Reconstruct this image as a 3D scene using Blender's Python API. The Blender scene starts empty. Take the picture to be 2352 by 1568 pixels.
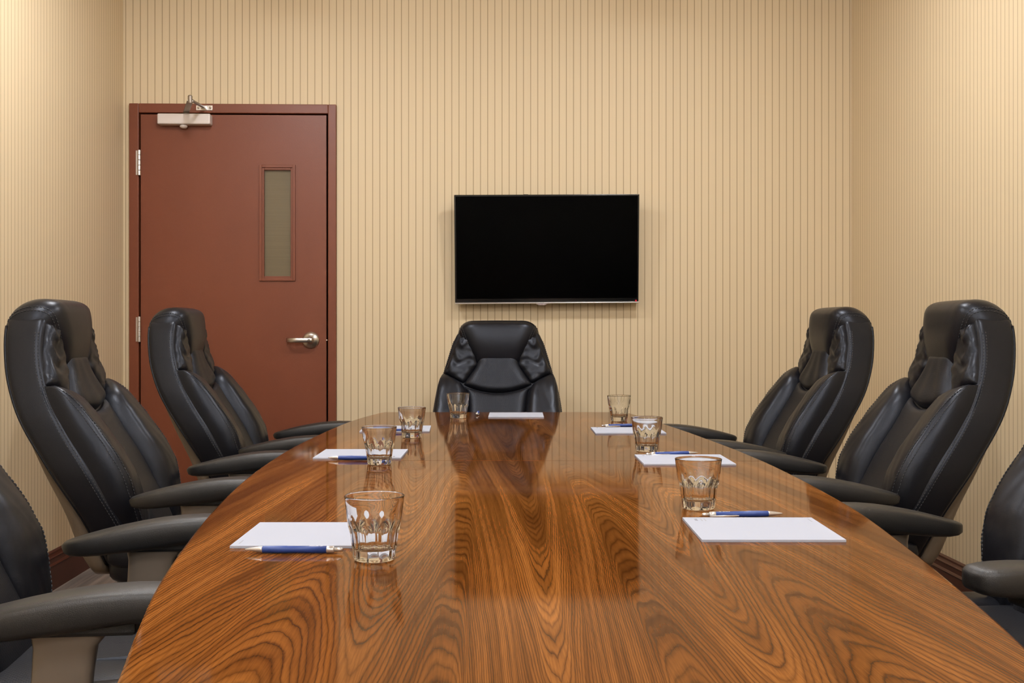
import bpy, bmesh, math, random
from math import sin, cos, pi, radians as R, sqrt, atan2
from mathutils import Vector, Matrix
random.seed(7)
C = bpy.context.scene.collection

# ------------------------------------------------------------------ materials
def mat(name):
    m = bpy.data.materials.new(name); m.use_nodes = True
    nt = m.node_tree; b = nt.nodes['Principled BSDF']
    return m, nt, b

def pset(b, **k):
    names = dict(col='Base Color', rough='Roughness', metal='Metallic', spec='Specular IOR Level', ior='IOR',
                 trans='Transmission Weight', coat='Coat Weight', coatr='Coat Roughness', emi='Emission Color', emis='Emission Strength', sheen='Sheen Weight')
    for a, v in k.items():
        if isinstance(v, tuple) and len(v) == 3: v = v + (1,)
        b.inputs[names[a]].default_value = v

def plain(name, **k):
    m, nt, b = mat(name); pset(b, **k); return m

class NT:
    """tiny node helper"""
    def __init__(s, nt): s.nt = nt
    def n(s, t, **k):
        x = s.nt.nodes.new(t)
        for a, v in k.items(): setattr(x, a, v)
        return x
    def link(s, a, b): s.nt.links.new(a, b)
    def math(s, op, a, b=None, c=None):
        x = s.n('ShaderNodeMath', operation=op)
        for i, v in enumerate((a, b, c)):
            if v is None: continue
            if isinstance(v, (int, float)): x.inputs[i].default_value = v
            else: s.link(v, x.inputs[i])
        return x.outputs[0]
    def ramp(s, fac, stops, interp='LINEAR'):
        x = s.n('ShaderNodeValToRGB'); r = x.color_ramp; r.interpolation = interp
        while len(r.elements) < len(stops): r.elements.new(0.5)
        for e, (p, c) in zip(r.elements, stops):
            e.position = p; e.color = tuple(c) + (1,) if len(c) == 3 else c
        s.link(fac, x.inputs[0]); return x.outputs[0]
    def noise(s, vec, scale=1, detail=2, rough=.5, dim='3D'):
        x = s.n('ShaderNodeTexNoise', noise_dimensions=dim)
        x.inputs['Scale'].default_value = scale; x.inputs['Detail'].default_value = detail; x.inputs['Roughness'].default_value = rough
        if vec is not None: s.link(vec, x.inputs['Vector'])
        return x.outputs['Fac']
    def mapping(s, vec, scale=(1, 1, 1), loc=(0, 0, 0)):
        x = s.n('ShaderNodeMapping'); x.inputs['Scale'].default_value = scale; x.inputs['Location'].default_value = loc
        s.link(vec, x.inputs['Vector']); return x.outputs[0]
    def mix(s, fac, a, b, blend='MIX'):
        x = s.n('ShaderNodeMix', data_type='RGBA', blend_type=blend)
        for i, v in ((0, fac), (6, a), (7, b)):
            if isinstance(v, (int, float)): x.inputs[i].default_value = v
            elif isinstance(v, tuple): x.inputs[i].default_value = v + (1,) if len(v) == 3 else v
            else: s.link(v, x.inputs[i])
        return x.outputs[2]
    def bump(s, h, strength=.2, dist=.01):
        x = s.n('ShaderNodeBump'); x.inputs['Strength'].default_value = strength; x.inputs['Distance'].default_value = dist
        s.link(h, x.inputs['Height']); return x.outputs[0]

# wallpaper: tan ground with thin dark vertical pinstripes
def wallpaper(name, axis, spacing, phase):
    m, nt, b = mat(name); q = NT(nt)
    tc = q.n('ShaderNodeTexCoord'); sp = q.n('ShaderNodeSeparateXYZ'); q.link(tc.outputs['Object'], sp.inputs[0])
    a = sp.outputs[axis]
    t = q.math('DIVIDE', q.math('SUBTRACT', a, phase), spacing)
    d = q.math('ABSOLUTE', q.math('SUBTRACT', q.math('FRACT', q.math('ADD', t, .5)), .5))     # 0 on a line
    line = q.ramp(d, [(0, (1, 1, 1)), (.035, (.95, .95, .95)), (.085, (0, 0, 0))])
    fine = q.noise(q.mapping(tc.outputs['Object'], (260, 260, 1.5)), 1, 2)
    mott = q.noise(q.mapping(tc.outputs['Object'], (3, 3, 1.2)), 1, 3)
    base = q.mix(fine, (.665, .535, .345), (.725, .595, .390))
    base = q.mix(q.math('MULTIPLY', mott, .35), base, (.70, .555, .355))
    col = q.mix(line, base, (.40, .295, .172))
    q.link(col, b.inputs['Base Color'])
    pset(b, rough=.55, spec=.25)
    q.link(q.bump(q.math('ADD', fine, q.math('MULTIPLY', line, -.8)), .12, .002), b.inputs['Normal'])
    return m
STR = .0359
M = {}
M['paper_back'] = wallpaper('wallpaper_back', 0, STR, -.129)
M['paper_side'] = wallpaper('wallpaper_side', 1, STR * .89, 0.01)

def ceiling_mat():
    m, nt, b = mat('ceiling_warm_bounce'); q = NT(nt)
    tc = q.n('ShaderNodeTexCoord')
    q.link(q.bump(q.noise(tc.outputs['Object'], 160, 2), .1, .002), b.inputs['Normal'])
    pset(b, col=(.84, .70, .50), rough=.9); return m  # unseen ceiling tinted tan so its bounce warms the upper walls
M['ceiling'] = ceiling_mat()

def carpet_mat():
    m, nt, b = mat('striped_carpet'); q = NT(nt)
    tc = q.n('ShaderNodeTexCoord'); o = tc.outputs['Object']
    st = q.noise(q.mapping(o, (34, 1.3, 1)), 1, 3, .6)
    fib = q.noise(o, 420, 2)
    col = q.ramp(st, [(.30, (.075, .052, .038)), (.45, (.16, .115, .085)), (.56, (.22, .165, .125)), (.66, (.32, .25, .19))])
    col = q.mix(q.math('MULTIPLY', q.math('POWER', fib, 2), .9), col, (.05, .035, .026))
    q.link(col, b.inputs['Base Color']); pset(b, rough=.95, spec=.1, sheen=.2)
    q.link(q.bump(fib, .6, .006), b.inputs['Normal']); return m
M['carpet'] = carpet_mat()

def walnut():
    m, nt, b = mat('walnut_veneer'); q = NT(nt)
    tc = q.n('ShaderNodeTexCoord'); o = tc.outputs['Object']
    sp = q.n('ShaderNodeSeparateXYZ'); q.link(o, sp.inputs[0])
    x, y = sp.outputs[0], sp.outputs[1]
    # two mirrored halves, each with two cathedrals; tight straight grain along the middle
    drift = q.math('MULTIPLY', q.math('SUBTRACT', q.noise(q.mapping(o, (1.5, .6, 1)), 1, 1), .5), .10)
    xs = q.math('ABSOLUTE', q.math('ADD', q.math('ADD', x, .020), drift))
    far = q.math('GREATER_THAN', q.math('ADD', y, q.math('MULTIPLY', x, .042)), .103)      # the far half is another sheet of veneer
    prof = q.ramp(q.math('DIVIDE', xs, .70), [(v / .70, ((g + 17) / 26,) * 3) for v, g in ((0, -.6), (.02, -2.0), (.05, -6.2), (.10, -13.5), (.125, -15.2), (.155, -14), (.215, -10), (.265, -12.2), (.315, -13.6), (.365, -12), (.45, -7), (.62, 4))], 'CARDINAL')
    par = q.math('MULTIPLY', prof, 71)
    big = q.math('MULTIPLY', q.math('SUBTRACT', q.noise(q.mapping(o, (3.2, .8, 1), (3.1, 0, 0)), 1, 2, .45), .5), 13)
    wig = q.math('MULTIPLY', q.math('SUBTRACT', q.noise(q.mapping(o, (60, 11, 1)), 1, 3, .6), .5), .85)
    wg2 = q.math('MULTIPLY', q.math('SUBTRACT', q.noise(q.mapping(o, (15, 2.6, 1), (7, 2, 0)), 1, 2, .5), .5), 2.4)
    Ff = q.math('ADD', q.math('ADD', q.math('MULTIPLY', par, q.math('SUBTRACT', 1, q.math('MULTIPLY', far, .35))), q.math('MULTIPLY', q.math('ADD', y, q.math('MULTIPLY', far, .613)), q.math('SUBTRACT', 17, q.math('MULTIPLY', far, 10)))), q.math('ADD', q.math('ADD', big, wg2), wig))
    def rings(scale, off):
        F_ = q.math('ADD', q.math('MULTIPLY', Ff, scale), off)
        w = q.n('ShaderNodeTexWhiteNoise', noise_dimensions='1D'); q.link(q.math('FLOOR', F_), w.inputs['W'])
        return q.math('FRACT', F_), w.outputs['Value']
    fr, rv = rings(1.0, 0)
    fr2, rv2 = rings(.23, .37)
    cmb = q.n('ShaderNodeCombineXYZ'); q.link(q.math('MULTIPLY', Ff, .06), cmb.inputs[0]); q.link(q.math('MULTIPLY', y, .5), cmb.inputs[1])
    tone = q.noise(cmb.outputs[0], 1, 3, .6)                 # dark and light bands that follow the figure
    base = q.ramp(tone, [(.30, (.080, .0260, .0050)), (.44, (.135, .0450, .0085)), (.56, (.200, .0710, .0140)), (.70, (.275, .1030, .0230))])
    g1 = q.ramp(fr, [(0, (.58, .55, .52)), (.13, (.83, .82, .81)), (.38, (1.09, 1.10, 1.11)), (.72, (1.0, 1.0, 1.0)), (1, (.62, .59, .56))])
    g2 = q.ramp(fr2, [(0, (.74, .71, .68)), (.28, (1.07, 1.08, 1.09)), (.7, (.98, .97, .96)), (1, (.74, .71, .68))])
    col = q.mix(1.0, q.mix(1.0, base, g1, 'MULTIPLY'), g2, 'MULTIPLY')
    vein = q.ramp(fr, [(0, (1, 1, 1)), (.10, (.75, .75, .75)), (.22, (0, 0, 0)), (.90, (0, 0, 0)), (.97, (.8, .8, .8)), (1, (1, 1, 1))])
    strong = q.ramp(rv, [(.45, (0, 0, 0)), (.75, (1, 1, 1))])
    col = q.mix(q.math('MULTIPLY', q.math('MULTIPLY', vein, strong), .66), col, (.040, .0115, .0035))
    band = q.noise(q.mapping(o, (7, .7, 1), (1.7, 5, 0)), 1, 2)
    col = q.mix(1.0, col, q.ramp(band, [(.34, (.70, .66, .62)), (.60, (1.08, 1.09, 1.08))]), 'MULTIPLY')
    pore = q.noise(q.mapping(o, (560, 14, 1)), 1, 2, .6)
    col = q.mix(.35, col, q.ramp(pore, [(.40, (.55, .5, .48)), (.54, (1.05, 1.05, 1.05))]), 'MULTIPLY')
    q.link(col, b.inputs['Base Color'])
    pset(b, rough=.06, spec=.03, ior=1.5)
    return m
M['walnut'] = walnut()

def mahog(name, c1, c2, rough=.35):
    m, nt, b = mat(name); q = NT(nt)
    tc = q.n('ShaderNodeTexCoord'); o = tc.outputs['Object']
    f = q.noise(q.mapping(o, (3, 3, 40)), 1, 3)
    q.link(q.mix(f, c1, c2), b.inputs['Base Color']); pset(b, rough=rough); return m
M['baseboard'] = mahog('dark_mahogany', (.050, .013, .007), (.095, .026, .013), .4)
M['pedestal'] = mahog('dark_walnut_panel', (.06, .022, .009), (.10, .038, .015), .35)

def door_paint():
    m, nt, b = mat('brown_door_paint'); q = NT(nt)
    tc = q.n('ShaderNodeTexCoord'); o = tc.outputs['Object']
    n1 = q.noise(q.mapping(o, (4, 4, 2)), 1, 3)
    q.link(q.mix(n1, (.155, .040, .0155), (.195, .052, .020)), b.inputs['Base Color'])
    q.link(q.bump(q.noise(o, 350, 2), .12, .002), b.inputs['Normal'])
    pset(b, rough=.42, spec=.4); return m
M['door'] = door_paint()

def leather(name, perf=False, rough=.36):
    m, nt, b = mat(name); q = NT(nt)
    tc = q.n('ShaderNodeTexCoord'); o = tc.outputs['Object']
    g = q.n('ShaderNodeTexVoronoi', feature='F1'); g.inputs['Scale'].default_value = 520; q.link(o, g.inputs['Vector'])
    crease = q.noise(q.mapping(o, (14, 14, 22)), 1, 4, .55)
    h = q.math('ADD', q.math('MULTIPLY', g.outputs['Distance'], .10), q.math('MULTIPLY', crease, .8))
    col = q.mix(crease, (.0045, .0045, .0062), (.0075, .0075, .0100))
    if perf:
        sp = q.n('ShaderNodeSeparateXYZ'); q.link(o, sp.inputs[0])
        def dots(axA, axB, s):
            u = q.math('SUBTRACT', q.math('FRACT', q.math('MULTIPLY', axA, s)), .5)
            v = q.math('SUBTRACT', q.math('FRACT', q.math('MULTIPLY', axB, s)), .5)
            return q.math('SQRT', q.math('ADD', q.math('MULTIPLY', u, u), q.math('MULTIPLY', v, v)))
        s = 120
        a = q.math('ADD', sp.outputs[0], q.math('ADD', sp.outputs[1], sp.outputs[2]))
        c = q.math('SUBTRACT', q.math('ADD', sp.outputs[1], sp.outputs[2]), sp.outputs[0])
        d = dots(a, c, s)
        hole = q.ramp(d, [(.17, (0, 0, 0)), (.26, (1, 1, 1))])
        h = q.math('ADD', h, q.math('MULTIPLY', hole, .35))
        col = q.mix(hole, (.003, .003, .003), col)
    q.link(col, b.inputs['Base Color']); pset(b, rough=rough, spec=.34); b.inputs['Specular Tint'].default_value = (.80, .86, .99, 1)
    q.link(q.bump(h, .25, .003), b.inputs['Normal'])
    return m
M['leather'] = leather('black_leather')
M['perf'] = leather('black_perforated_leather', True, .44)

def rubber(name, c, rough, scale=700, st=.25):
    m, nt, b = mat(name); q = NT(nt)
    tc = q.n('ShaderNodeTexCoord')
    q.link(q.bump(q.noise(tc.outputs['Object'], scale, 2), st, .0015), b.inputs['Normal'])
    pset(b, col=c, rough=rough); return m
M['arm_pad'] = rubber('black_soft_plastic', (.0135, .0128, .0125), .42)
M['nylon'] = rubber('black_nylon', (.012, .012, .012), .45)
M['shell'] = rubber('taupe_plastic', (.155, .118, .082), .38, 500, .1)
M['post'] = plain('taupe_metallic_paint', col=(.185, .150, .115), rough=.36, metal=.35)
M['stitch'] = plain('black_thread', col=(.035, .035, .038), rough=.6)
M['chrome'] = plain('chrome', col=(.82, .82, .82), rough=.12, metal=1.0)
M['steel'] = plain('satin_steel', col=(.66, .63, .60), rough=.3, metal=1.0)
M['closer'] = plain('silver_paint', col=(.70, .63, .58), rough=.45, metal=.15)
M['dark_steel'] = plain('dark_steel', col=(.30, .26, .22), rough=.35, metal=.9)
M['black'] = plain('black_gap', col=(.004, .003, .003), rough=.8)
M['tv_frame'] = plain('gloss_black_plastic', col=(.004, .004, .004), rough=.16)
M['tv_screen'] = plain('dark_glass_screen', col=(.0008, .0008, .0008), rough=.16, spec=.035)
M['red_led'] = plain('red_led', col=(.4, .01, .02), rough=.3, emi=(1, .02, .04), emis=.6)
M['paper'] = plain('white_paper', col=(.42, .445, .52), rough=.8, spec=.05)
M['ink'] = plain('grey_ink', col=(.30, .30, .33), rough=.7)
M['ink_white'] = plain('white_print', col=(.85, .85, .87), rough=.5)
M['pen_blue'] = plain('blue_plastic', col=(.018, .052, .24), rough=.42)
M['pen_blue_light'] = plain('blue_plastic_light', col=(.05, .11, .36), rough=.42)
M['pen_silver'] = plain('silver_plastic', col=(.62, .60, .58), rough=.26, metal=.7)
M['glass'] = plain('clear_glass', col=(.985, .995, .99), rough=0.0, trans=1.0, ior=1.5)
M['lamp'] = plain('lamp_lens', col=(.9, .9, .9), rough=.5, emi=(.96, .985, 1.04), emis=112)
M['lamp_bottom'] = plain('lamp_diffuser', col=(.9, .9, .9), rough=.5, emi=(.96, .985, 1.04), emis=135)
M['lamp_trim'] = plain('white_lamp_trim', col=(.8, .8, .78), rough=.4)

def pane_mat():
    m, nt, b = mat('film_covered_glass'); q = NT(nt)
    tc = q.n('ShaderNodeTexCoord')
    f = q.noise(q.mapping(tc.outputs['Object'], (2, 2, 190)), 1, 1)
    q.link(q.mix(f, (.125, .098, .058), (.155, .122, .072)), b.inputs['Base Color'])
    pset(b, rough=.16, spec=.5); return m
M['pane'] = pane_mat()

# ------------------------------------------------------------------ mesh helpers
def obj(name, verts, faces, m, parent=None, smooth=True, mats=None):
    me = bpy.data.meshes.new(name); me.from_pydata([tuple(v) for v in verts], [], faces); me.update()
    bm = bmesh.new(); bm.from_mesh(me); bmesh.ops.recalc_face_normals(bm, faces=bm.faces); bm.to_mesh(me); bm.free()
    if m is not None: me.materials.append(m)
    if smooth:
        for p in me.polygons: p.use_smooth = True
    o = bpy.data.objects.new(name, me); C.objects.link(o)
    if parent is not None: o.parent = parent
    return o

class MB:
    """collects simple solids for ONE mesh object"""
    def __init__(s): s.v = []; s.f = []
    def add(s, v, f):
        b = len(s.v); s.v += [Vector(p) for p in v]; s.f += [tuple(b + i for i in q) for q in f]; return s
    def box(s, x0, x1, y0, y1, z0, z1, mtx=None):
        v = [Vector((x, y, z)) for z in (z0, z1) for x, y in ((x0, y0), (x1, y0), (x1, y1), (x0, y1))]
        if mtx is not None: v = [mtx @ p for p in v]
        return s.add(v, [(3, 2, 1, 0), (4, 5, 6, 7), (0, 1, 5, 4), (1, 2, 6, 5), (2, 3, 7, 6), (3, 0, 4, 7)])
    def loft(s, rings, cap=True, close=True):
        n = len(rings[0]); b = len(s.v)
        for r in rings: s.v += [Vector(p) for p in r]
        for i in range(len(rings) - 1):
            for j in range(n if close else n - 1):
                k = (j + 1) % n
                s.f.append((b + i * n + j, b + i * n + k, b + (i + 1) * n + k, b + (i + 1) * n + j))
        if cap:
            s.f.append(tuple(b + j for j in reversed(range(n))))
            s.f.append(tuple(b + (len(rings) - 1) * n + j for j in range(n)))
        return s
    def tube(s, pts, r, n=8, cap=True):
        pts = [Vector(p) for p in pts]; rr = r if isinstance(r, (list, tuple)) else [r] * len(pts)
        rings = []; up = None
        for i, p in enumerate(pts):
            t = (pts[min(i + 1, len(pts) - 1)] - pts[max(i - 1, 0)]).normalized()
            if up is None:
                up = Vector((0, 0, 1)) if abs(t.z) < .9 else Vector((1, 0, 0))
            a = t.cross(up).normalized(); bb = a.cross(t).normalized(); up = bb
            rings.append([p + rr[i] * (cos(2 * pi * j / n) * a + sin(2 * pi * j / n) * bb) for j in range(n)])
        return s.loft(rings, cap)
    def lathe(s, prof, n=24, mtx=None, cap=True):
        rings = [[Vector((r * cos(2 * pi * j / n), r * sin(2 * pi * j / n), z)) for j in range(n)] for r, z in prof]
        if mtx is not None: rings = [[mtx @ p for p in g] for g in rings]
        return s.loft(rings, cap)
    def superq(s, c, h, e1=.35, e2=.35, nu=28, nv=14, fn=None):
        def sp(a, e): return (1 if a >= 0 else -1) * abs(a) ** e
        rings = []
        for i in range(nv + 1):
            ph = -pi / 2 + pi * (i + .0) / nv
            if i == 0: ph = -pi / 2 + .03
            if i == nv: ph = pi / 2 - .03
            rg = []
            for j in range(nu):
                th = 2 * pi * j / nu
                p = Vector((h[0] * sp(cos(ph), e1) * sp(cos(th), e2), h[1] * sp(cos(ph), e1) * sp(sin(th), e2), h[2] * sp(sin(ph), e1))) + Vector(c)
                rg.append(fn(p) if fn else p)
            rings.append(rg)
        return s.loft(rings)
    def build(s, name, m, parent=None, smooth=False, bevel=0, seg=2, auto=None):
        o = obj(name, s.v, s.f, m, parent, smooth)
        if bevel:
            b = o.modifiers.new('bevel', 'BEVEL'); b.width = bevel; b.segments = seg; b.limit_method = 'ANGLE'; b.angle_limit = R(35)
        return o

def tag(o, label=None, cat=None, group=None, kind=None):
    if label: o['label'] = label
    if cat: o['category'] = cat
    if group: o['group'] = group
    if kind: o['kind'] = kind
    return o
def empty(name, loc=(0, 0, 0), rz=0):
    o = bpy.data.objects.new(name, None); C.objects.link(o); o.location = loc; o.rotation_euler = (0, 0, rz); o.empty_display_size = .1
    return o
def kids(o): return [c for c in bpy.data.objects if c.parent == o]
def copy_tree(o, parent=None):
    c = o.copy(); C.objects.link(c); c.parent = parent
    for ch in kids(o): copy_tree(ch, c)
    return c
def spl(pts, t):
    """monotone-ish cubic interpolation of key list [(t, value...)] -> value (float or tuple)"""
    n = len(pts)
    if t <= pts[0][0]: return pts[0][1]
    if t >= pts[-1][0]: return pts[-1][1]
    for i in range(n - 1):
        if pts[i][0] <= t <= pts[i + 1][0]: break
    t0, v0 = pts[i]; t1, v1 = pts[i + 1]; h = t1 - t0; u = (t - t0) / h
    def one(a, k):
        g = lambda j: pts[j][1] if k is None else pts[j][1][k]
        m0 = (g(i + 1) - g(i - 1)) / (pts[i + 1][0] - pts[i - 1][0]) if i > 0 else (g(i + 1) - g(i)) / h
        m1 = (g(i + 2) - g(i)) / (pts[i + 2][0] - pts[i][0]) if i + 2 < n else (g(i + 1) - g(i)) / h
        return (2 * u**3 - 3 * u**2 + 1) * g(i) + (u**3 - 2 * u**2 + u) * h * m0 + (-2 * u**3 + 3 * u**2) * g(i + 1) + (u**3 - u**2) * h * m1
    if isinstance(v0, tuple): return tuple(one(None, k) for k in range(len(v0)))
    return one(None, None)
def path(pts, v):
    """point on a smooth path through pts, v in 0..1 by chord length"""
    d = [0]
    for a, b in zip(pts, pts[1:]): d.append(d[-1] + sqrt(sum((p - q) ** 2 for p, q in zip(a, b))))
    return spl([(x / d[-1], p) for x, p in zip(d, pts)], v)

# ------------------------------------------------------------------ camera geometry (room axes: X right, Y away, Z up)
F, CX, HZ, CZ = 2600.0, 1176.0, 757.0, 1.07
PSI = math.atan(79 / F)
cam = bpy.data.cameras.new('camera'); co = bpy.data.objects.new('camera', cam); C.objects.link(co)
cam.sensor_width = 36; cam.lens = 36 * F / 2352; cam.shift_y = -27 / 2352; cam.clip_start = .05
co.location = (0, 0, CZ); co.rotation_euler = (pi / 2, 0, -PSI)
bpy.context.scene.camera = co

WL, WR, WB, WF, H = -1.757, 1.890, 5.67, -1.7, 2.74
# ------------------------------------------------------------------ room shell
T = .12
FX0, FX1, FZ1 = -1.722, -.703, 2.189          # outer edge of the door frame
LX0, LX1, LZ1 = -1.666, -.752, 2.135          # door leaf
w = MB()
w.box(WL - T, FX0 + .03, WB, WB + T, 0, H).box(FX1 - .03, WR + T, WB, WB + T, 0, H).box(FX0 + .03, FX1 - .03, WB, WB + T, FZ1 - .03, H)
tag(w.build('wall_back', M['paper_back']), kind='structure')
tag(MB().box(WL - T, WL, WF, WB, 0, H).build('wall_left', M['paper_side']), kind='structure')
tag(MB().box(WR, WR + T, WF, WB, 0, H).build('wall_right', M['paper_side']), kind='structure')
tag(MB().box(WL - T, WR + T, WF - T, WF, 0, H).build('wall_front', plain('pale_bounce_paint', col=(.82, .80, .77), rough=.8)), kind='structure')  # unseen wall, made pale to bounce light back down the room
tag(MB().box(WL - T, WR + T, WF - T, WB + T + .02, -.06, 0).build('floor', M['carpet']), kind='structure')
tag(MB().box(WL - T, WR + T, WF - T, WB + T + .02, H, H + .06).build('ceiling', M['ceiling']), kind='structure')
# baseboards: moulded profile (out from wall, height)
PROF = [(0, 0), (.016, 0), (.016, .098), (.0195, .103), (.0165, .108), (.0135, .112), (.0135, .130), (.017, .135), (.0125, .140), (.010, .146), (.0095, .154), (.004, .160), (0, .160)]
def baseboard(name, a, b, nrm):
    a, b, nrm = Vector(a), Vector(b), Vector(nrm)
    mb = MB().loft([[p + nrm * d + Vector((0, 0, z)) for d, z in PROF] for p in (a, b)])
    tag(mb.build(name, M['baseboard']), kind='structure')
baseboard('baseboard_left', (WL, WF, 0), (WL, WB, 0), (1, 0, 0))
baseboard('baseboard_right', (WR, WF, 0), (WR, WB, 0), (-1, 0, 0))
baseboard('baseboard_back', (FX1, WB, 0), (WR - .02, WB, 0), (0, -1, 0))
baseboard('baseboard_front', (WL + .02, WF, 0), (WR - .02, WF, 0), (0, 1, 0))

# ------------------------------------------------------------------ door
door = tag(empty('door_1', (LX0, WB, 0)), 'brown painted door with a narrow vision panel and silver lever', 'door', kind='structure')
def dpt(mb): return MB().add([v - Vector((LX0, WB, 0)) for v in mb.v], mb.f)
fy0 = WB - .022
fr = MB()
fr.box(FX0, LX0 - .009, fy0, WB + .10, 0, FZ1).box(LX1 + .009, FX1, fy0, WB + .10, 0, FZ1).box(LX0 - .009, LX1 + .009, fy0, WB + .10, LZ1 + .008, FZ1)
o = dpt(fr).build('door_frame', M['door'], door, bevel=.003)
st = MB().box(LX0 - .009, LX1 + .009, WB + .04, WB + .10, 0, LZ1 + .008)
dpt(st).build('gap_shade_backing', M['black'], door)  # black sheet behind the whole leaf, paints the shade in the gap
# leaf with a hole for the vision panel
VX0, VX1, VZ0, VZ1 = -1.083, -.904, 1.312, 1.888
gx0, gx1, gz0, gz1 = VX0 + .018, VX1 - .018, VZ0 + .024, VZ1 - .026
ly0, ly1 = WB - .016, WB + .03
lf = MB()
lf.box(LX0, gx0, ly0, ly1, .01, LZ1).box(gx1, LX1, ly0, ly1, .01, LZ1).box(gx0, gx1, ly0, ly1, .01, gz0).box(gx0, gx1, ly0, ly1, gz1, LZ1)
leaf = dpt(lf).build('door_leaf', M['door'], door)
vf = MB()   # raised lite frame with a stepped inner lip
for (a, b, y0, y1) in ((0, .014, ly0 - .009, ly0 + .002), (.010, .024, ly0 - .003, ly0 + .02)):
    x0, x1, z0, z1 = VX0 + a, VX1 - a, VZ0 + a, VZ1 - a; t = b - a
    vf.box(x0, x0 + t, y0, y1, z0, z1).box(x1 - t, x1, y0, y1, z0, z1).box(x0 + t, x1 - t, y0, y1, z0, z0 + t).box(x0 + t, x1 - t, y0, y1, z1 - t, z1)
vis = dpt(vf).build('vision_panel_frame', M['door'], leaf, bevel=.0015)
# sits on its own lip
pn = dpt(MB().box(VX0 + .02, VX1 - .02, ly0 + .016, ly0 + .022, VZ0 + .02, VZ1 - .02)).build('glass_pane', M['pane'], leaf)
tag(pn, 'grey-green film covered glass')
for zc in (1.895, 1.072):
    h = MB()
    for k in range(5):
        z0 = zc - .063 + k * .0252
        h.lathe([(.0075, z0), (.0082, z0 + .002), (.0082, z0 + .0235), (.0075, z0 + .0248)], 12, Matrix.Translation((LX0 - .0045, WB - .026, 0)))
    h.box(LX0 - .022, LX0 - .003, WB - .0235, WB - .0215, zc - .06, zc + .06)
    tag(dpt(h).build('hinge', M['steel'], door), 'silver hinge')
# lever handle: dished rose, lever with a return, and privacy button
hx, hz = -.828, 1.018
rot = Matrix.Translation((hx, ly0, hz)) @ Matrix.Rotation(pi / 2, 4, 'X')
hd = MB().lathe([(.042, -.001), (.042, .003), (.040, .0075), (.030, .013), (.018, .019), (.015, .024), (.0135, .036), (.0135, .044)], 32, rot)
hnd = dpt(hd).build('handle_rose', M['steel'], leaf, smooth=True)
hnd.modifiers.new('e', 'EDGE_SPLIT').split_angle = R(40)
lv = []
for k in range(15):
    t = k / 14; px = hx + .014 - t * .132; py = ly0 - .050 + (max(0, t - .62) / .38) ** 2 * .030; hh = .0125 - .003 * max(0, t - .5)
    lv.append([(px, py + .006 * cos(a) * (1 - .3 * t), hz + hh * sin(a)) for a in [2 * pi * j / 14 for j in range(14)]])
dpt(MB().loft(lv)).build('lever', M['steel'], leaf, smooth=True)
dpt(MB().lathe([(.006, 0), (.006, .003), (.004, .005)], 16, Matrix.Translation((hx - .002, ly0 - .0555, hz)) @ Matrix.Rotation(pi / 2, 4, 'X'))).build('lock_button', M['dark_steel'], leaf)
dpt(MB().superq((LX1 + .0025, WB - .018, hz), (.005, .004, .005), 1, 1, 12, 8)).build('latch_bolt', M['chrome'], leaf, smooth=True)
# door closer with its folding arm
cl = dpt(MB().box(-1.571, -1.313, ly0 - .055, ly0, 2.079, 2.131)).build('door_closer', M['closer'], leaf, bevel=.006, seg=3)
tag(cl, 'pale silver closer box')
dpt(MB().lathe([(.0, -.018), (.012, -.016), (.019, -.010), (.019, -.004), (.013, 0)], 20, Matrix.Translation((-1.448, ly0 - .028, 2.079)))).build('pinion_cap', M['closer'], cl, smooth=True)
ar = MB()
p0, p1, p2 = Vector((-1.437, ly0 - .028, 2.139)), Vector((-1.352, WB - .30, 2.147)), Vector((-1.352, fy0 - .014, 2.168))
ar.lathe([(.014, -.009), (.016, 0), (.012, .010)], 16, Matrix.Translation(p0))
def strap(a, b, wd, th):
    d = (b - a).normalized(); n = d.cross(Vector((0, 0, 1))).normalized(); u = n.cross(d)
    ar.loft([[p + n * sx * wd + u * sz * th for sx, sz in ((-1, -1), (1, -1), (1, 1), (-1, 1))] for p in (a, b)])
strap(p0, p1, .014, .003)
ar.lathe([(.011, -.012), (.011, .022), (.007, .026)], 14, Matrix.Translation(p1))
strap(p1 + Vector((0, 0, .006)), p2, .008, .004)
dpt(ar).build('closer_arm', M['dark_steel'], cl, bevel=.001)
sh = MB().box(-1.392, -1.312, fy0 - .004, fy0, 2.155, 2.180).box(-1.366, -1.340, fy0 - .024, fy0, 2.160, 2.174)
for sx in (-1.381, -1.323): sh.superq((sx, fy0 - .006, 2.1675), (.006, .004, .006), 1, 1, 10, 6)
dpt(sh).build('closer_shoe', M['steel'], cl, bevel=.0015)

# ------------------------------------------------------------------ television
tv = tag(empty('television', (.3415, WB - .002, 1.468)), 'black flat screen television mounted on the striped back wall', 'television')
TW, TH = .909, .532
tilt = Matrix.Rotation(R(.45), 4, 'Y').inverted() @ Matrix.Translation((0, -.098, 0)) @ Matrix.Rotation(R(6.5), 4, 'X')
def tvb(*bx):
    m = MB()
    for b in bx: m.box(*b, mtx=tilt)
    return m
tvb((-TW / 2, TW / 2, -.006, .03, -TH / 2 + .004, TH / 2)).build('housing', M['tv_frame'], tv, bevel=.003)
tvb((-TW / 2 + .008, TW / 2 - .008, -.0075, -.004, -TH / 2 + .022, TH / 2 - .008)).build('screen', M['tv_screen'], tv)
strip = MB().loft([[tilt @ Vector((x, .001 + .0125 * cos(a), -TH / 2 + .0005 + .0052 * sin(a))) for a in [2 * pi * j / 20 for j in range(20)]] for x in (-TW / 2, TW / 2)])
strip.build('trim_strip', M['steel'], tv, smooth=True).modifiers.new('e', 'EDGE_SPLIT').split_angle = R(50)
lg = MB(); zz = -TH / 2 - .003
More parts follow.
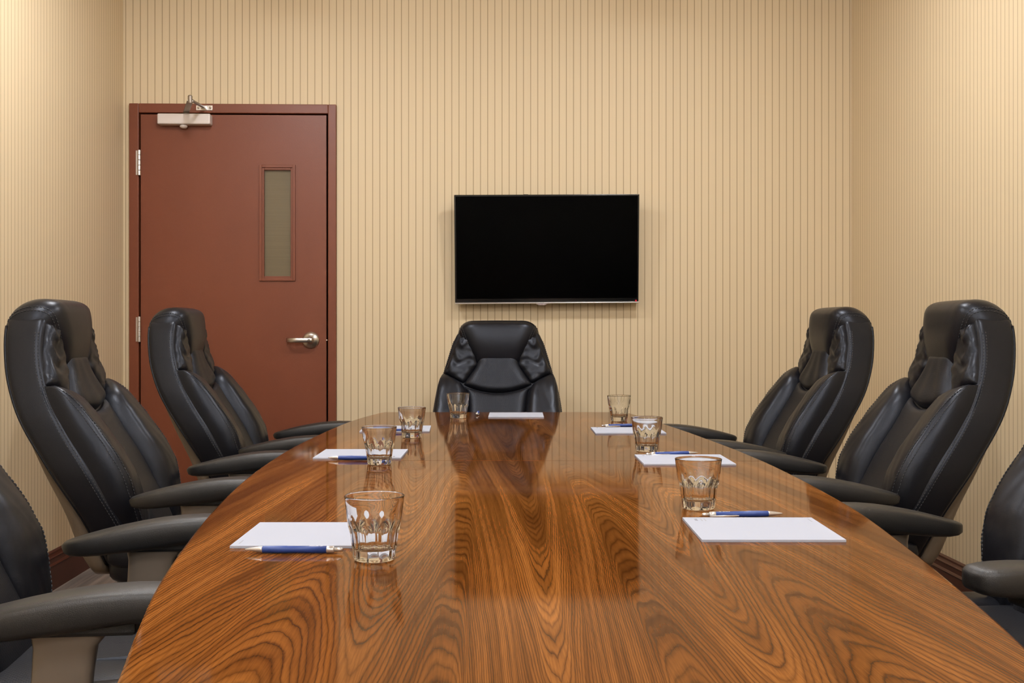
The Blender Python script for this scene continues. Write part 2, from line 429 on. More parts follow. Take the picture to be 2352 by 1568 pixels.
lg.add([tilt @ Vector(p) for y in (-.0135, .008) for p in ((-.056, y, zz), (-.041, y, zz - .0075), (-.012, y, zz - .0075), (.004, y, zz))], [(0, 1, 2, 3), (7, 6, 5, 4), (0, 4, 5, 1), (1, 5, 6, 2), (2, 6, 7, 3), (3, 7, 4, 0)])
lg.build('sensor_bump', M['chrome'], tv)
tag(tvb((TW / 2 - .0165, TW / 2 - .0105, -.0105, -.0065, -TH / 2 + .0055, -TH / 2 + .0115)).build('power_light', M['red_led'], tv), 'small red light')
mb = MB().box(-.24, .24, -.016, 0, -.13, .05)
mb.box(-.115, -.092, -.09, 0, .250, .2695).box(.088, .111, -.09, 0, .250, .2695)
mb.box(-.115, -.092, -.06, 0, -.16, .26).box(.088, .111, -.06, 0, -.16, .26)
mb.build('wall_mount', M['black'], tv)

# ------------------------------------------------------------------ conference table
TZ = .741
LE = [(.93, -.312), (1.065, -.337), (1.254, -.374), (1.47, -.412), (1.816, -.456), (2.10, -.484), (2.40, -.506), (2.665, -.517), (2.95, -.5205), (3.20, -.517), (3.45, -.506), (3.75, -.487), (4.0, -.467), (4.25, -.435), (4.45, -.396), (4.535, -.376)]
RE = [(.93, .524), (1.166, .570), (1.29, .592), (1.45, .617), (1.665, .648), (2.0, .688), (2.25, .704), (2.5, .7135), (2.8, .717), (3.1, .709), (3.375, .694), (3.65, .676), (3.924, .653), (4.2, .628), (4.4, .606), (4.512, .592)]
XC = .105
def seam_y(x): return 2.843 - .042 * (x - XC)
def far_y(x): return 4.524 - .028 * (x - XC)
table = tag(empty('conference_table', (XC, 2.74, 0)), 'long boat shaped glossy walnut conference table in the room centre', 'table')
def section(y0f, y1f):
    n = 40
    def edge(E):
        # parameter along y between the two end lines
        out = []
        xa = spl(E, y0f(0)); ya = y0f(xa); xb = spl(E, y1f(0)); yb = y1f(xb)
        for i in range(n + 1):
            y = ya + (yb - ya) * i / n; out.append((spl(E, y), y))
        return out
    return edge(LE), edge(RE)
def slab(name, y0f, y1f, far=False):
    l, r = section(y0f, y1f)
    if far:   # softly rounded far corners
        for e, s in ((l, 1), (r, -1)):
            x, y = e[-1]; e[-1] = (x + s * .006, y)
    loop = r + l[::-1]
    cx = sum(p[0] for p in loop) / len(loop); cy = sum(p[1] for p in loop) / len(loop)
    n = len(loop); m_ = len(r)
    seam_v = (0, n - 1) if far else (m_ - 1, m_)
    def ins(k, d):
        a, b, c = Vector(loop[k - 1] + (0,)), Vector(loop[k] + (0,)), Vector(loop[(k + 1) % n] + (0,))
        t1, t2 = (b - a).normalized(), (c - b).normalized()
        nn = Vector((-t1.y - t2.y, t1.x + t2.x, 0)); nn = nn / max(nn.length_squared / 2, .6)
        q_ = b + nn * d
        if k in seam_v: q_.y = b.y - .042 * (q_.x - b.x)
        return q_
    rings = [[ins(k, d) + Vector((0, 0, z)) for k in range(n)] for d, z in ((.022, TZ - .034), (.006, TZ - .030), (.001, TZ - .010), (0, TZ - .004), (.0012, TZ - .0012), (.004, TZ))]
    rings = [[p - Vector((XC, 2.74, 0)) for p in g] for g in rings]
    return MB().loft(rings).build(name, M['walnut'], table)
slab('top_section', lambda x: .93, lambda x: seam_y(x) - .0018)
slab('top_section', lambda x: seam_y(x) + .0018, far_y, True)
for yc in (1.75, 3.75):
    b = MB().box(-.26, .26, yc - 2.74 - .22, yc - 2.74 + .22, .06, TZ - .034)
    ped = b.build('pedestal', M['pedestal'], table, bevel=.02, seg=3)
    MB().box(-.28, .28, yc - 2.74 - .24, yc - 2.74 + .24, .0, .062).build('plinth', M['black'], ped, bevel=.004)

# ------------------------------------------------------------------ executive chair (local: faces +Y, X to its left/right, origin on the floor)
YB = [(.40, -.215), (.495, -.235), (.58, -.268), (.70, -.343), (.823, -.420), (.92, -.462), (1.00, -.480), (1.08, -.487), (1.13, -.480)]
YS = [(.40, -.10), (.50, -.122), (.556, -.145), (.617, -.175), (.70, -.220), (.80, -.285), (.896, -.338), (.98, -.367), (1.06, -.376), (1.13, -.378)]
WC = [(.40, .165), (.46, .212), (.52, .250), (.60, .276), (.68, .285), (.75, .280), (.84, .266), (.925, .240), (.973, .226), (1.05, .202), (1.10, .181), (1.13, .170)]
def sup(a, e):
    c_, s_ = cos(a), sin(a)
    return (1 if c_ >= 0 else -1) * abs(c_) ** e, (1 if s_ >= 0 else -1) * abs(s_) ** e
def yF(x, z):
    wv = spl(WC, z); q = min(1, abs(x) / wv)
    return spl(YS, z) - .003 - .008 * q ** 6
def nF(x, z):
    e = .004
    dx = (yF(x + e, z) - yF(x - e, z)) / (2 * e); dz = (yF(x, z + e) - yF(x, z - e)) / (2 * e)
    return Vector((-dx, 1, -dz)).normalized()

def panel(name, L, Rr, T, m, parent, nu=20, nv=26, sag=lambda u, v: 0, wr=None, eu=4.0, ev=6.0, bias=0.0, sink=.012, tz=None):
    """a stuffed leather panel lying on the backrest front; L and Rr are (x, z) outlines from top to bottom"""
    vs, fs = [], []
    front = []
    for j in range(nv + 1):
        v = j / nv; row = []
        a, b = path(L, v), path(Rr, v)
        for i in range(nu + 1):
            # denser samples near the edges so that the pad rolls over cleanly
            u = .5 - .5 * cos(pi * i / nu)
            x = a[0] + (b[0] - a[0]) * u; z = a[1] + (b[1] - a[1]) * u + sag(u, v)
            uu, vv = 2 * u - 1, 2 * v - 1
            h = T * max(0, 1 - abs(uu) ** eu) ** .5 * max(0, 1 - abs(vv) ** ev) ** .5 * (1 + bias * uu)
            if tz: h *= tz(z)
            if wr: h += wr(u, v, x, z) * min(1, 4 * h / T)
            p = Vector((x, yF(x, z), z)) + nF(x, z) * (h - sink)
            row.append(p)
        front.append(row)
    for r in front: vs += r
    W_ = nu + 1
    for j in range(nv):
        for i in range(nu): fs.append((j * W_ + i, j * W_ + i + 1, (j + 1) * W_ + i + 1, (j + 1) * W_ + i))
    # closed back
    off = len(vs)
    for r in front:
        for p in r: vs.append(Vector((p.x, yF(p.x, p.z) - sink - .004, p.z)))
    for j in range(nv):
        for i in range(nu): fs.append((off + (j + 1) * W_ + i, off + (j + 1) * W_ + i + 1, off + j * W_ + i + 1, off + j * W_ + i))
    edge = [i for i in range(W_)] + [j * W_ + nu for j in range(1, nv + 1)] + [nv * W_ + i for i in range(nu - 1, -1, -1)] + [j * W_ for j in range(nv - 1, 0, -1)]
    for a, b in zip(edge, edge[1:] + edge[:1]): fs.append((a, off + a, off + b, b))
    return obj(name, vs, fs, m, parent), front

def stitches(pts, name, parent, length=.0062, gap=.0028, r=.0011):
    """a dashed seam along a polyline: every stitch a short bead, all of one seam in one mesh"""
    mb = MB(); pts = [Vector(p) for p in pts]
    d = [0]
    for a, b in zip(pts, pts[1:]): d.append(d[-1] + (b - a).length)
    def at(s):
        for i in range(len(pts) - 1):
            if s <= d[i + 1]: return pts[i].lerp(pts[i + 1], (s - d[i]) / max(1e-9, d[i + 1] - d[i]))
        return pts[-1]
    s = 0
    while s + length < d[-1]:
        a, b = at(s), at(s + length); mb.tube([a, a.lerp(b, .25), a.lerp(b, .75), b], [r * .5, r, r, r * .5], 5)
        s += length + gap
    return mb.build(name, M['stitch'], parent, smooth=True)

def rnd(seed):
    g = random.Random(seed); ph = [g.uniform(0, 6.28) for _ in range(8)]; return ph

def make_chair():
    root = empty('executive_chair')
    # backrest core: side panels and rear
    N = 56; rings = []
    zs = [.405, .41, .425] + [.45 + i * .63 / 34 for i in range(34)] + [1.09, 1.097, 1.102, 1.104]
    for z in zs:
        wv = spl(WC, z); yb, ys = spl(YB, z), spl(YS, z); cy, hy = (yb + ys) / 2, (ys - yb) / 2
        k = 1
        if z < .45: k = .80 + .20 * sqrt(max(0, 1 - ((.45 - z) / .046) ** 2))
        if z > 1.08: k = .93 + .07 * sqrt(max(0, 1 - ((z - 1.08) / .0242) ** 2))
        rg = []
        for j in range(N):
            rx, ry = sup(2 * pi * (j + .5) / N, .25)
            rg.append(Vector((wv * k * rx, cy + hy * k * ry, z)))
        rings.append(rg)
    core = MB().loft(rings).build('backrest', M['leather'], root, smooth=True)
    # piping round the rear edge of the side panels
    for s in (-1, 1):
        pp = MB().tube([(s * spl(WC, z) * .945, (spl(YB, z) + spl(YS, z)) / 2 - .885 * (spl(YS, z) - spl(YB, z)) / 2 - .0006, z) for z in [.44 + i * .64 / 40 for i in range(41)]], .0042, 8)
        pp.build('piping', M['leather'], core, smooth=True)
    for s in (-1, 1):
        for ry in (.72, .57):
            pts = []
            for i in range(51):
                z = .47 + i * .60 / 50; yb, ys = spl(YB, z), spl(YS, z)
                pts.append((s * (spl(WC, z) * (1 - abs(ry) ** 8) ** .125 + .0004), (yb + ys) / 2 + (ys - yb) / 2 * ry, z))
            stitches(pts, 'side_stitching', core)
    # taupe shell behind the lower back
    SH = [(.405, (.05, .150)), (.42, (.045, .185)), (.46, (.058, .205)), (.52, (.062, .218)), (.60, (.054, .226)), (.70, (.036, .230)), (.78, (.016, .230)), (.84, (.003, .225)), (.86, (.0, .215))]
    rings = []
    for z in [.405 + i * .455 / 30 for i in range(31)]:
        t, wv = spl(SH, z); yb = spl(YB, z)
        rg = []
        for j in range(28):
            a = 2 * pi * j / 28; c_, s_ = cos(a), sin(a)
            rx = (1 if c_ >= 0 else -1) * abs(c_) ** .4; ry = (1 if s_ >= 0 else -1) * abs(s_) ** .5
            y = yb + .012 + (ry * .5 - .5) * (t + .014) 
            rg.append(Vector((wv * rx, y, z)))
        rings.append(rg)
    tag(MB().loft(rings).build('back_shell', M['shell'], root, smooth=True), 'taupe plastic back shell')
    # stuffed panels
    ph = rnd(3)
    def puck(n, amp, ax=0):
        def f(u, v, x, z):
            t = (v + .12 * sin(5 * u + ph[0]) + .05 * sin(11 * u + ph[1])) * n
            return amp * (sin(2 * pi * t) * (.45 + .55 * sin(3.1 * u + ph[2]) ** 2) + .5 * sin(2 * pi * t * 1.7 + 3 * u + ph[3]))
        return f
    for s in (-1, 1):
        S = lambda pts: [(s * x, z) for x, z in pts]
        panel('shoulder_panel', S([(.10, 1.085), (.098, 1.03), (.086, .965), (.112, .922), (.150, .876)]), S([(.166, 1.09), (.188, 1.045), (.211, .985), (.226, .950), (.2365, .922)]), .030, M['leather'], core, 18, 40, wr=puck(3.2, .0026), eu=5, ev=9, sink=.005)
        wg, fr_ = panel('wing_panel', S([(.2345, .921), (.155, .874), (.134, .838), (.123, .76), (.119, .66), (.121, .56), (.150, .468)]), S([(.2375, .923), (.252, .880), (.262, .840), (.273, .75), (.277, .67), (.268, .59), (.205, .470)]), .074, M['leather'], core, 24, 40, wr=puck(6, .0008), tz=lambda z: .42 + .58 * min(1, max(0, (z - .48) / .17)) ** .8, eu=5, ev=2.6, bias=.10, sink=.006)
        # double stitched welt along the outer edge of the wing
        n_ = len(fr_)
        for col in (17, 19):
            stitches([fr_[j][col] + nF(fr_[j][col].x, fr_[j][col].z) * .0008 for j in range(3, n_ - 3)], 'wing_stitching', wg)
    sg = lambda u, v: -.036 * (1 - (2 * u - 1) ** 2) * v ** 2
    panel('upper_back_panel', [(-.088, 1.0), (-.096, .960), (-.122, .918), (-.153, .873)], [(.088, 1.0), (.096, .960), (.122, .918), (.153, .873)], .034, M['perf'], core, 30, 28, sag=sg,
          wr=lambda u, v, x, z: .0018 * sin(22 * (u - .5) * (1.2 - .5 * v) + 2 * v) * v, eu=6, ev=9, sink=.004)
    sg2 = lambda u, v: -.036 * (1 - (2 * u - 1) ** 2) * (1 - v) ** 3
    panel('lower_back_panel', [(-.153, .873), (-.134, .840), (-.123, .76), (-.119, .64), (-.121, .5), (-.121, .46)], [(.153, .873), (.134, .840), (.123, .76), (.119, .64), (.121, .5), (.121, .46)], .030, M['perf'], core, 28, 36, sag=sg2, eu=8, ev=12, sink=.004)
    # head pillow folded over the top
    OUT = [(-.490, 1.062), (-.489, 1.098), (-.474, 1.130), (-.438, 1.152), (-.395, 1.155), (-.358, 1.140), (-.345, 1.105), (-.339, 1.055), (-.342, 1.005), (-.351, .962), (-.362, .932), (-.372, .922)]
    INN = [(-.486, 1.058), (-.482, 1.072), (-.470, 1.082), (-.438, 1.086), (-.408, 1.086), (-.391, 1.080), (-.384, 1.06), (-.382, 1.035), (-.383, .995), (-.381, .962), (-.381, .940), (-.380, .930)]
    HW = [(0, .179), (.1, .180), (.25, .181), (.36, .178), (.46, .168), (.58, .150), (.72, .128), (.85, .108), (.94, .088), (1, .058)]
    nu, nv = 30, 44; grid = []
    for j in range(nv + 1):
        v = j / nv; o_, i_ = path(OUT, v), path(INN, v); hw = spl(HW, v); row = []
        for i in range(nu + 1):
            uu = -cos(pi * i / nu); pr = max(0, 1 - abs(uu) ** 7) ** .5
            side = 1 + .0 * v
            wrk = .0018 * sin(9 * uu + 4 * v) * sin(pi * v) * (abs(uu) > .5)
            y = i_[0] + (o_[0] - i_[0]) * pr * (.93 + .07 * (1 - uu * uu)); z = i_[1] + (o_[1] - i_[1]) * pr * (.97 + .03 * (1 - uu * uu)) + wrk
            row.append(Vector((hw * uu * side, y, z)))
        grid.append(row)
    vs = [p for r in grid for p in r]; W_ = nu + 1
    fs = [(j * W_ + i, j * W_ + i + 1, (j + 1) * W_ + i + 1, (j + 1) * W_ + i) for j in range(nv) for i in range(nu)]
    hp = obj('head_pillow', vs, fs, M['leather'], root)
    for s in (1, -1):
        for i_ in (3, 4):
            ii = i_ if s < 0 else nu - i_
            pts = []
            for j in range(4, nv - 4):
                p = grid[j][ii]; o_ = path(OUT, j / nv); i2 = path(INN, j / nv); d = Vector((s * .3, o_[0] - i2[0], o_[1] - i2[1] + .0)).normalized()
                pts.append(p + d * .0009)
            stitches(pts, 'pillow_stitching', hp)
    # seat
    def sag_seat(p):
        d = max(0, (p.y - .16) / .14); return Vector((p.x * (1 - .06 * max(0, (-.1 - p.y) / .1)), p.y, p.z - .028 * d * d - .006 * (p.y < .1)))
    seat = MB().superq((0, .045, .445), (.262, .262, .052), .35, .3, 48, 16, sag_seat).build('seat', M['leather'], root, smooth=True)
    MB().superq((0, .045, .474), (.165, .250, .032), .35, .22, 44, 14, sag_seat).build('seat_panel', M['perf'], seat, smooth=True)
    for s in (-1, 1):
        MB().superq((s * .214, .045, .474), (.050, .250, .036), .5, .3, 32, 12, sag_seat).build('seat_bolster', M['leather'], seat, smooth=True)
    MB().superq((0, .02, .392), (.225, .215, .022), .25, .25, 32, 8).build('seat_pan', M['nylon'], root, smooth=True)
    # bar carrying the backrest
    jb = MB().tube([(0, .02, .375), (0, -.10, .368), (0, -.20, .38), (0, -.238, .43), (0, -.262, .52)], [.03, .03, .03, .028, .024], 12)
    jb.build('back_bar', M['nylon'], root, smooth=True)
    # arms
    AY = [-.118, -.116, -.110, -.098, -.075, -.04, 0, .04, .08, .12, .16, .19, .215, .232, .242, .246, .248]
    def arm(s, x0=.322):
        HWd = [(-.118, .004), (-.110, .020), (-.098, .029), (-.075, .0375), (-.04, .043), (.02, .0465), (.10, .0475), (.17, .046), (.215, .0425), (.235, .036), (.244, .025), (.248, .010)]
        ZT = [(-.118, .632), (-.110, .640), (-.098, .6445), (-.075, .651), (-.04, .660), (.02, .673), (.09, .684), (.15, .688), (.20, .6875), (.235, .684), (.244, .679), (.248, .671)]
        ZBt = [(-.118, .628), (-.110, .616), (-.098, .612), (-.075, .6105), (-.04, .612), (.02, .618), (.09, .626), (.15, .634), (.20, .637), (.235, .642), (.244, .648), (.248, .657)]
        rings = []
        for y in AY:
            hw, zt, zb = spl(HWd, y), spl(ZT, y), spl(ZBt, y); zc, hz_ = (zt + zb) / 2, (zt - zb) / 2; rg = []
            for j in range(24):
                a = 2 * pi * j / 24; c_, s_ = cos(a), sin(a)
                rg.append((s * x0 + hw * (1 if c_ >= 0 else -1) * abs(c_) ** .55, y, zc + hz_ * (1 if s_ >= 0 else -1) * abs(s_) ** .50))
            rings.append(rg)
        ring_ = [rings[i][20 if s > 0 else 16] for i in range(2, len(rings) - 2)] + [rings[i][16 if s > 0 else 20] for i in range(len(rings) - 3, 1, -1)]
        ap = MB().loft(rings).build('arm_pad', M['arm_pad'], root, smooth=True)
        rings = []
        for (x, z, hy, hx, yc) in ((x0, .640, .062, .020, .070), (x0, .618, .055, .019, .066), (x0, .600, .046, .018, .060), (x0, .56, .044, .0175, .056), (x0 - .001, .50, .044, .0175, .050), (x0 - .006, .44, .045, .018, .044), (x0 - .022, .40, .046, .018, .04), (x0 - .055, .372, .046, .016, .036), (x0 - .11, .362, .045, .014, .034), (x0 - .18, .362, .045, .013, .034)):
            flat = x < x0 - .05
            rg = []
            for j in range(20):
                a = 2 * pi * j / 20; c_, s_ = cos(a), sin(a); rx = (1 if c_ >= 0 else -1) * abs(c_) ** .5; ry = (1 if s_ >= 0 else -1) * abs(s_) ** .5
                rg.append((s * (x + (0 if flat else hx * rx)), yc + hy * ry, z + (hx * rx if flat else (-hx * rx if x < x0 - .01 else 0))))
            rings.append(rg)
        tag(MB().loft(rings).build('arm_post', M['post'], root, smooth=True), 'taupe grey arm post')
        MB().box(s * x0 - .024, s * x0 + .024, .015, .165, .617, .640).build('arm_bracket', M['nylon'], ap, bevel=.006)
    arm(-1); arm(1)
    # gas lift, star base, casters
    MB().lathe([(.026, .0), (.026, .14), (.018, .142), (.018, .30)], 20, Matrix.Translation((0, .02, .075))).build('gas_lift', M['nylon'], root)
    base = MB().lathe([(.045, .07), (.05, .10), (.036, .13)], 20, Matrix.Translation((0, .02, 0)))
    for k in range(5):
        a = pi / 2 + 2 * pi * k / 5; d = Vector((cos(a), sin(a), 0)); n = Vector((-sin(a), cos(a), 0)); c0 = Vector((0, .02, 0)); rg = []
        for r_, z_, w_, h_ in ((.02, .098, .034, .026), (.12, .094, .028, .022), (.22, .082, .022, .016), (.30, .070, .016, .010)):
            rg.append([c0 + d * r_ + n * (w_ * cos(t)) + Vector((0, 0, z_ + h_ * sin(t))) for t in [2 * pi * j / 12 for j in range(12)]])
        base.loft(rg)
    bs = base.build('star_base', M['nylon'], root, smooth=True)
    for k in range(5):
        a = pi / 2 + 2 * pi * k / 5; d = Vector((cos(a), sin(a), 0)); n = Vector((-sin(a), cos(a), 0)); p = Vector((0, .02, .028)) + d * .29
        cm = MB(); mtx = Matrix((n.to_4d(), Vector((0, 0, 1, 0)), d.to_4d(), Vector((0, 0, 0, 1)))).transposed()
        mx = Matrix.Translation(p) @ Matrix((Vector((d.x, 0, n.x, 0)), Vector((d.y, 0, n.y, 0)), Vector((0, 1, 0, 0)), Vector((0, 0, 0, 1))))
        for z0 in (-.022, .006): cm.lathe([(.020, z0), (.028, z0 + .003), (.028, z0 + .013), (.020, z0 + .016)], 18, mx)
        cm.box(p.x - .007, p.x + .007, p.y - .007, p.y + .007, .026, .068)
        cm.build('caster', M['nylon'], bs)
    return root

proto = make_chair()
FACE_L, FACE_R = -pi / 2, pi / 2     # local +Y turned towards +X (left row) or -X (right row)
CH = [  # x, y, turn, label
    (-.700, 2.02, FACE_L + R(5), 'black leather high-back chair cut off by the left edge, nearest on the left side'),
    (-.787, 3.27, FACE_L + R(1.5), 'black leather high-back chair in the middle of the left row, large against the left wall'),
    (-.742, 4.44, FACE_L - R(.9), 'black leather high-back chair in front of the brown door'),
    (1.005, 2.17, FACE_R + R(7), 'black leather high-back chair cut off by the right edge, nearest on the right side'),
    (.993, 3.26, FACE_R - R(.8), 'black leather high-back chair in the middle of the right row, large against the right wall'),
    (.951, 4.25, FACE_R + R(2.6), 'black leather high-back chair farthest along the right side, near the room corner'),
    (.070, 4.60, pi - R(3), 'black leather high-back chair at the far head of the table under the television'),
]
for i, (x, y, rz, lb) in enumerate(CH):
    c = proto if i == 0 else copy_tree(proto)
    c.location = (x, y, 0); c.rotation_euler = (0, 0, rz)
    tag(c, lb, 'chair', 'executive chairs around the table')
    if i == 6:      # this one is let down on its gas lift
        c.location.z = -.045
        for k in kids(c):
            if k.name.startswith('star_base'): k.location.z = .045

# ------------------------------------------------------------------ tumblers
def make_glass():
    n = 80; NF = 10
    OUTP = [(0, .0268, .0), (.0015, .0288, 0.2), (.004, .0297, .9), (.012, .0305, 1), (.020, .0315, 1), (.028, .0325, 1), (.034, .0334, 1), (.039, .0343, .95), (.0425, .0354, .7), (.046, .0367, .38), (.0495, .0377, .1), (.053, .0382, 0), (.060, .0390, 0), (.068, .0399, 0), (.078, .0411, 0), (.087, .0422, 0), (.0908, .0428, 0)]
    rings = []
    for z, r, fl in OUTP:
        rg = []
        for j in range(n):
            a = 2 * pi * j / n; k = (a * NF / (2 * pi)) % 1.0; t = abs(2 * k - 1)          # t=1 on the rib between two flutes
            # arches: flutes end higher in their middle
            zz = z + (.0055 * (1 - t * t) if .031 < z < .054 else 0)
            cut = fl * .0021 * (1 - t ** 2.2)
            rg.append((r + .0006 * fl - cut, a, zz))
        rings.append([Vector((q * cos(a), q * sin(a), zz)) for q, a, zz in rg])
    for r, z in ((.0429, .0916), (.0425, .0922), (.0418, .0924), (.0411, .0920), (.0408, .0912), (.0403, .087), (.0387, .078), (.0369, .068), (.0354, .060), (.0341, .053), (.0329, .046), (.0316, .038), (.0303, .028), (.0298, .0215), (.0286, .0180), (.0260, .0162), (.020, .0155), (.010, .0158), (.002, .016)):
        rings.append([Vector((r * cos(2 * pi * j / n), r * sin(2 * pi * j / n), z)) for j in range(n)])
    # underside is slightly domed
    under = [[Vector((r * cos(2 * pi * j / n), r * sin(2 * pi * j / n), z)) for j in range(n)] for r, z in ((.002, .0028), (.014, .0025), (.022, .0012))]
    return MB().loft(under + rings).build('tumbler', M['glass'], None, smooth=True)
g0 = make_glass()
GL = [(-.1476, 1.625, 'clear fluted tumbler standing by the nearest left notepad, largest of the glasses'),
      (-.2405, 2.777, 'clear fluted tumbler in front of the middle left notepad'),
      (-.2006, 3.464, 'clear fluted tumbler in front of the farthest left notepad'),
      (-.0721, 4.218, 'clear fluted tumbler at the table head in front of the far chair'),
      (.4057, 2.070, 'clear fluted tumbler behind the nearest right notepad and pen'),
      (.4585, 3.053, 'clear fluted tumbler behind the middle right notepad and pen'),
      (.5089, 4.060, 'clear fluted tumbler behind the farthest right notepad and pen')]
for i, (x, y, lb) in enumerate(GL):
    g = g0 if i == 0 else copy_tree(g0)
    g.location = (x, y, TZ + .0003); g.rotation_euler = (0, 0, .35 * i + .1); tag(g, lb, 'glass', 'water tumblers on the table')

# ------------------------------------------------------------------ notepads
def text_mesh(body, size, m, name, parent, loc, rz=0, extr=.0001, rot=None, align='CENTER'):
    cu = bpy.data.curves.new('t', 'FONT'); cu.body = body; cu.size = size; cu.extrude = extr; cu.align_x = align; cu.align_y = 'CENTER'
    to = bpy.data.objects.new('t', cu); C.objects.link(to)
    dg = bpy.context.evaluated_depsgraph_get(); me = bpy.data.meshes.new_from_object(to.evaluated_get(dg))
    bpy.data.objects.remove(to, do_unlink=True); bpy.data.curves.remove(cu)
    me.materials.clear(); me.materials.append(m)
    o = bpy.data.objects.new(name, me); C.objects.link(o); o.parent = parent; o.location = loc
    o.rotation_euler = rot if rot else (0, 0, rz)
    return o
PW, PD, PT = .2235, .208, .0040
def make_pad():
    r = empty('notepad')
    MB().box(-PW / 2, PW / 2, -PD / 2, PD / 2, 0, .0008).build('backing_card', M['paper'], r)
    MB().box(-PW / 2, PW / 2, -PD / 2, PD / 2, .0008, PT).build('paper_sheets', M['paper'], r, bevel=.0003, seg=1)
    # printing: heading at the sheet's top right, address line at its bottom right (sheet's top is at local -X)
    text_mesh('FOUR', .0075, M['ink'], 'printed_heading', r, (-PW / 2 + .020, PD / 2 - .026, PT + .0001), R(90))
    for dx in (.028, .034):     # two rows of print too small to read
        MB().box(-PW / 2 + dx, -PW / 2 + dx + .0018, PD / 2 - .038, PD / 2 - .014, PT, PT + .00012).build('printed_line', M['ink'], r)
    MB().box(PW / 2 - .0110, PW / 2 - .0096, PD / 2 - .044, PD / 2 - .016, PT, PT + .00012).build('printed_line', M['ink'], r)
    return r
pad0 = make_pad()
PADS = [(.4625, 1.8435, R(-2), 'white notepad in front of the nearest right tumbler and pen'),
        (.5175, 2.832, R(-1.6), 'white notepad on the right behind the middle tumbler, beside the table seam'),
        (.486, 3.659, R(-1.5), 'white notepad farthest along the right side'),
        (-.2585, 1.8165, R(-1.5) + pi, 'white notepad on the left with a pen along its near edge, beside the largest tumbler'),
        (-.304, 2.989, R(-1.6) + pi, 'white notepad on the left middle seat, partly behind a tumbler'),
        (-.268, 3.743, R(1) + pi, 'white notepad farthest along the left side'),
        (.1475, 4.337, R(-2) + pi / 2, 'white notepad at the table head before the far chair')]
for i, (x, y, rz, lb) in enumerate(PADS):
    p = pad0 if i == 0 else copy_tree(pad0)
    p.location = (x, y, TZ + .0002); p.rotation_euler = (0, 0, rz); tag(p, lb, 'notepad', 'notepads on the table')

# ------------------------------------------------------------------ pens (local: tip at +X, lying on z=0)
def make_pen():
    r = empty('ballpoint_pen'); PR = .0056
    ax = lambda x: Matrix.Translation((x, 0, PR)) @ Matrix.Rotation(pi / 2, 4, 'Y')
    L2 = .0723
    MB().lathe([(.0009, L2), (.0013, L2 - .002), (.0022, L2 - .006), (.0038, L2 - .016), (.0047, L2 - .024), (.0049, L2 - .0262)], 20, ax(0)).build('tip_cone', M['pen_silver'], r, smooth=True)
    MB().lathe([(.0049, L2 - .0262), (.0051, L2 - .027), (.0055, L2 - .045), (.0056, L2 - .062), (.0052, L2 - .0635), (.0052, -.0485)], 24, ax(0)).build('barrel', M['pen_blue'], r, smooth=True)
    MB().lathe([(.0052, -.0485), (.0054, -.049), (.0052, -.0585), (.0045, -.0595), (.0036, -.060)], 20, ax(0)).build('collar', M['pen_silver'], r, smooth=True)
    MB().lathe([(.0032, -.059), (.0032, -.0695), (.0024, -.0718), (.0008, -.0722)], 16, ax(0)).build('push_button', M['pen_silver'], r, smooth=True)
    # clip lies on the -Y side
    rg = []
    for k in range(12):
        t = k / 11; x = -.060 + .052 * t; wd = .0021 - .0006 * abs(2 * t - 1) - (.0007 if t > .95 else 0); y = -.0052 - .0028 * sin(pi * min(1, t * 1.25) * .8) + (.0012 if t > .9 else 0)
        rg.append([(x, y - .0011 * cos(a), PR - .0020 + wd * sin(a)) for a in [2 * pi * j / 10 for j in range(10)]])
    c = MB().loft(rg); c.box(-.0595, -.054, -.0065, -.003, PR - .0036, PR - .0005)
    c.build('clip', M['pen_silver'], r, smooth=False)
    # white printing on the upper side, reading from the tip
    text_mesh('FOUR', .0052, M['ink_white'], 'printed_name', r, (-.0295, -.0008, PR * 2 - .00045), pi)
    st = MB()
    for k in range(4):
        a = pi / 4 * k; st.box(-.0024, .0024, -.0003, .0003, -.00005, .00015, Matrix.Translation((-.0405, -.0008, PR * 2 - .00062)) @ Matrix.Rotation(a, 4, 'Z'))
    st.build('printed_star', M['ink_white'], r)
    return r
pen0 = make_pen()
def tp(px, py, z=TZ + .0056):
    u = (px - CX) / F; v = (py - HZ) / F; d = (CZ - z) / v; s, c = sin(PSI), cos(PSI)
    return (d * (s + u * c), d * (c - u * s))
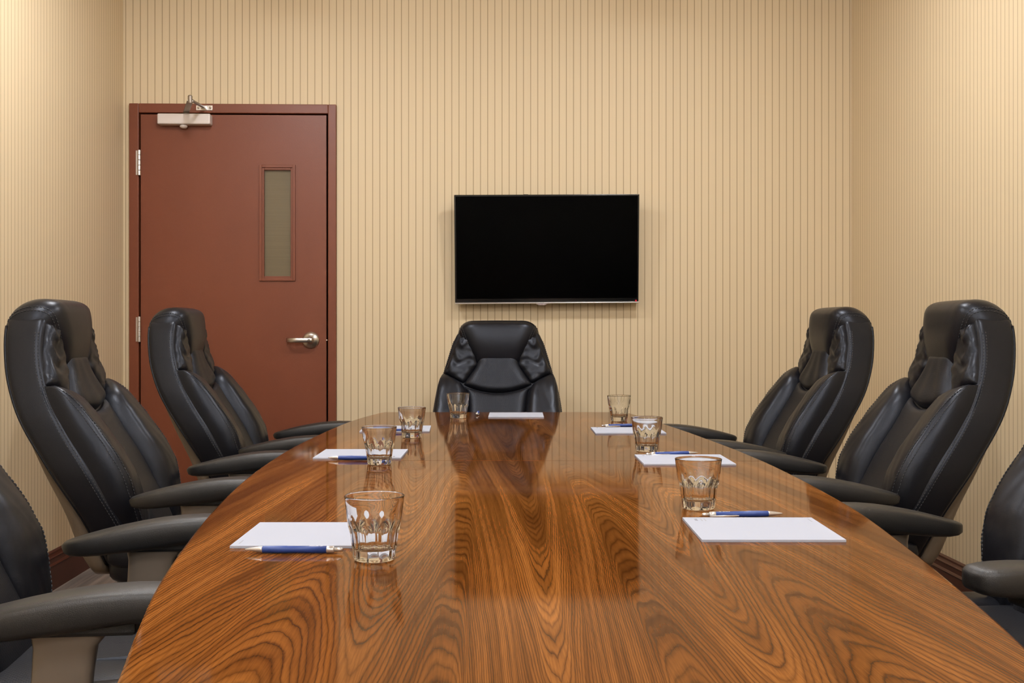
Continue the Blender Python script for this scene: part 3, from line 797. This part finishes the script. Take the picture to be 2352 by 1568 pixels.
PENS = [((1612, 1182), (1798, 1179), 'blue and silver pen behind the nearest right notepad'),
        ((1481, 1043), (1606, 1039.5), 'blue and silver pen behind the middle right notepad'),
        ((1380, 977.5), (1478, 976), 'blue and silver pen behind the farthest right notepad'),
        ((787, 1262), (563, 1261.5), 'blue and silver pen along the near edge of the nearest left notepad'),
        ((880, 1051.5), (758, 1051), 'blue and silver pen at the middle left notepad, its end behind a tumbler'),
        ((936, 988), (838, 989), 'blue and silver pen at the farthest left notepad, mostly hidden by tumblers'),
        ((1095, 951), None, 'blue and silver pen seen end-on beside the notepad at the table head')]
for i, (a, b, lb) in enumerate(PENS):
    p = pen0 if i == 0 else copy_tree(pen0)
    A = Vector(tp(*a)); B = Vector(tp(*b)) if b else A + Vector((.008, .1446))
    ctr = (A + B) / 2; d = B - A
    p.location = (ctr.x, ctr.y, TZ + .0002); p.rotation_euler = (0, 0, atan2(d.y, d.x)); tag(p, lb, 'pen', 'pens on the table')

# ------------------------------------------------------------------ ceiling lamps (unseen; drums shaped and placed to throw more light on the walls)
LAMPS = [(x, y) for y in (4.05, 2.35, .60, -1.1) for x in (-.93, .83)]
for i, (x, y) in enumerate(LAMPS):
    r = tag(empty('ceiling_light', (x, y, H)), 'unseen round drum lamp on the ceiling, shaped to light the walls', 'ceiling light', 'ceiling lights over the table')
    n = 20
    MB().lathe([(.1045, 0), (.122, 0), (.122, -.004), (.117, -.007), (.1045, -.004)], n, None, cap=False).build('trim_ring', M['lamp_trim'], r)
    MB().lathe([(.104, -.001), (.104, -.070)], n, None, cap=False).build('glass_drum', M['lamp'], r, smooth=True)
    MB().lathe([(.104, -.070), (.101, -.0735), (.0, -.0745)], n, None, cap=False).build('bottom_diffuser', M['lamp_bottom'], r)

wd = bpy.data.worlds.new('world'); bpy.context.scene.world = wd; wd.use_nodes = True
wd.node_tree.nodes['Background'].inputs[0].default_value = (.02, .02, .02, 1)

sc = bpy.context.scene
sc.view_settings.view_transform = 'Standard'; sc.view_settings.look = 'None'; sc.view_settings.gamma = 1; sc.view_settings.use_curve_mapping = False
sc.view_settings.exposure = 0
sc.cycles.use_denoising = True
sc.cycles.max_bounces = 12; sc.cycles.transmission_bounces = 12; sc.cycles.glossy_bounces = 4; sc.cycles.diffuse_bounces = 4
sc.cycles.use_adaptive_sampling = True; sc.cycles.adaptive_threshold = .045; sc.cycles.use_light_tree = False
sc.cycles.sample_clamp_indirect = 8
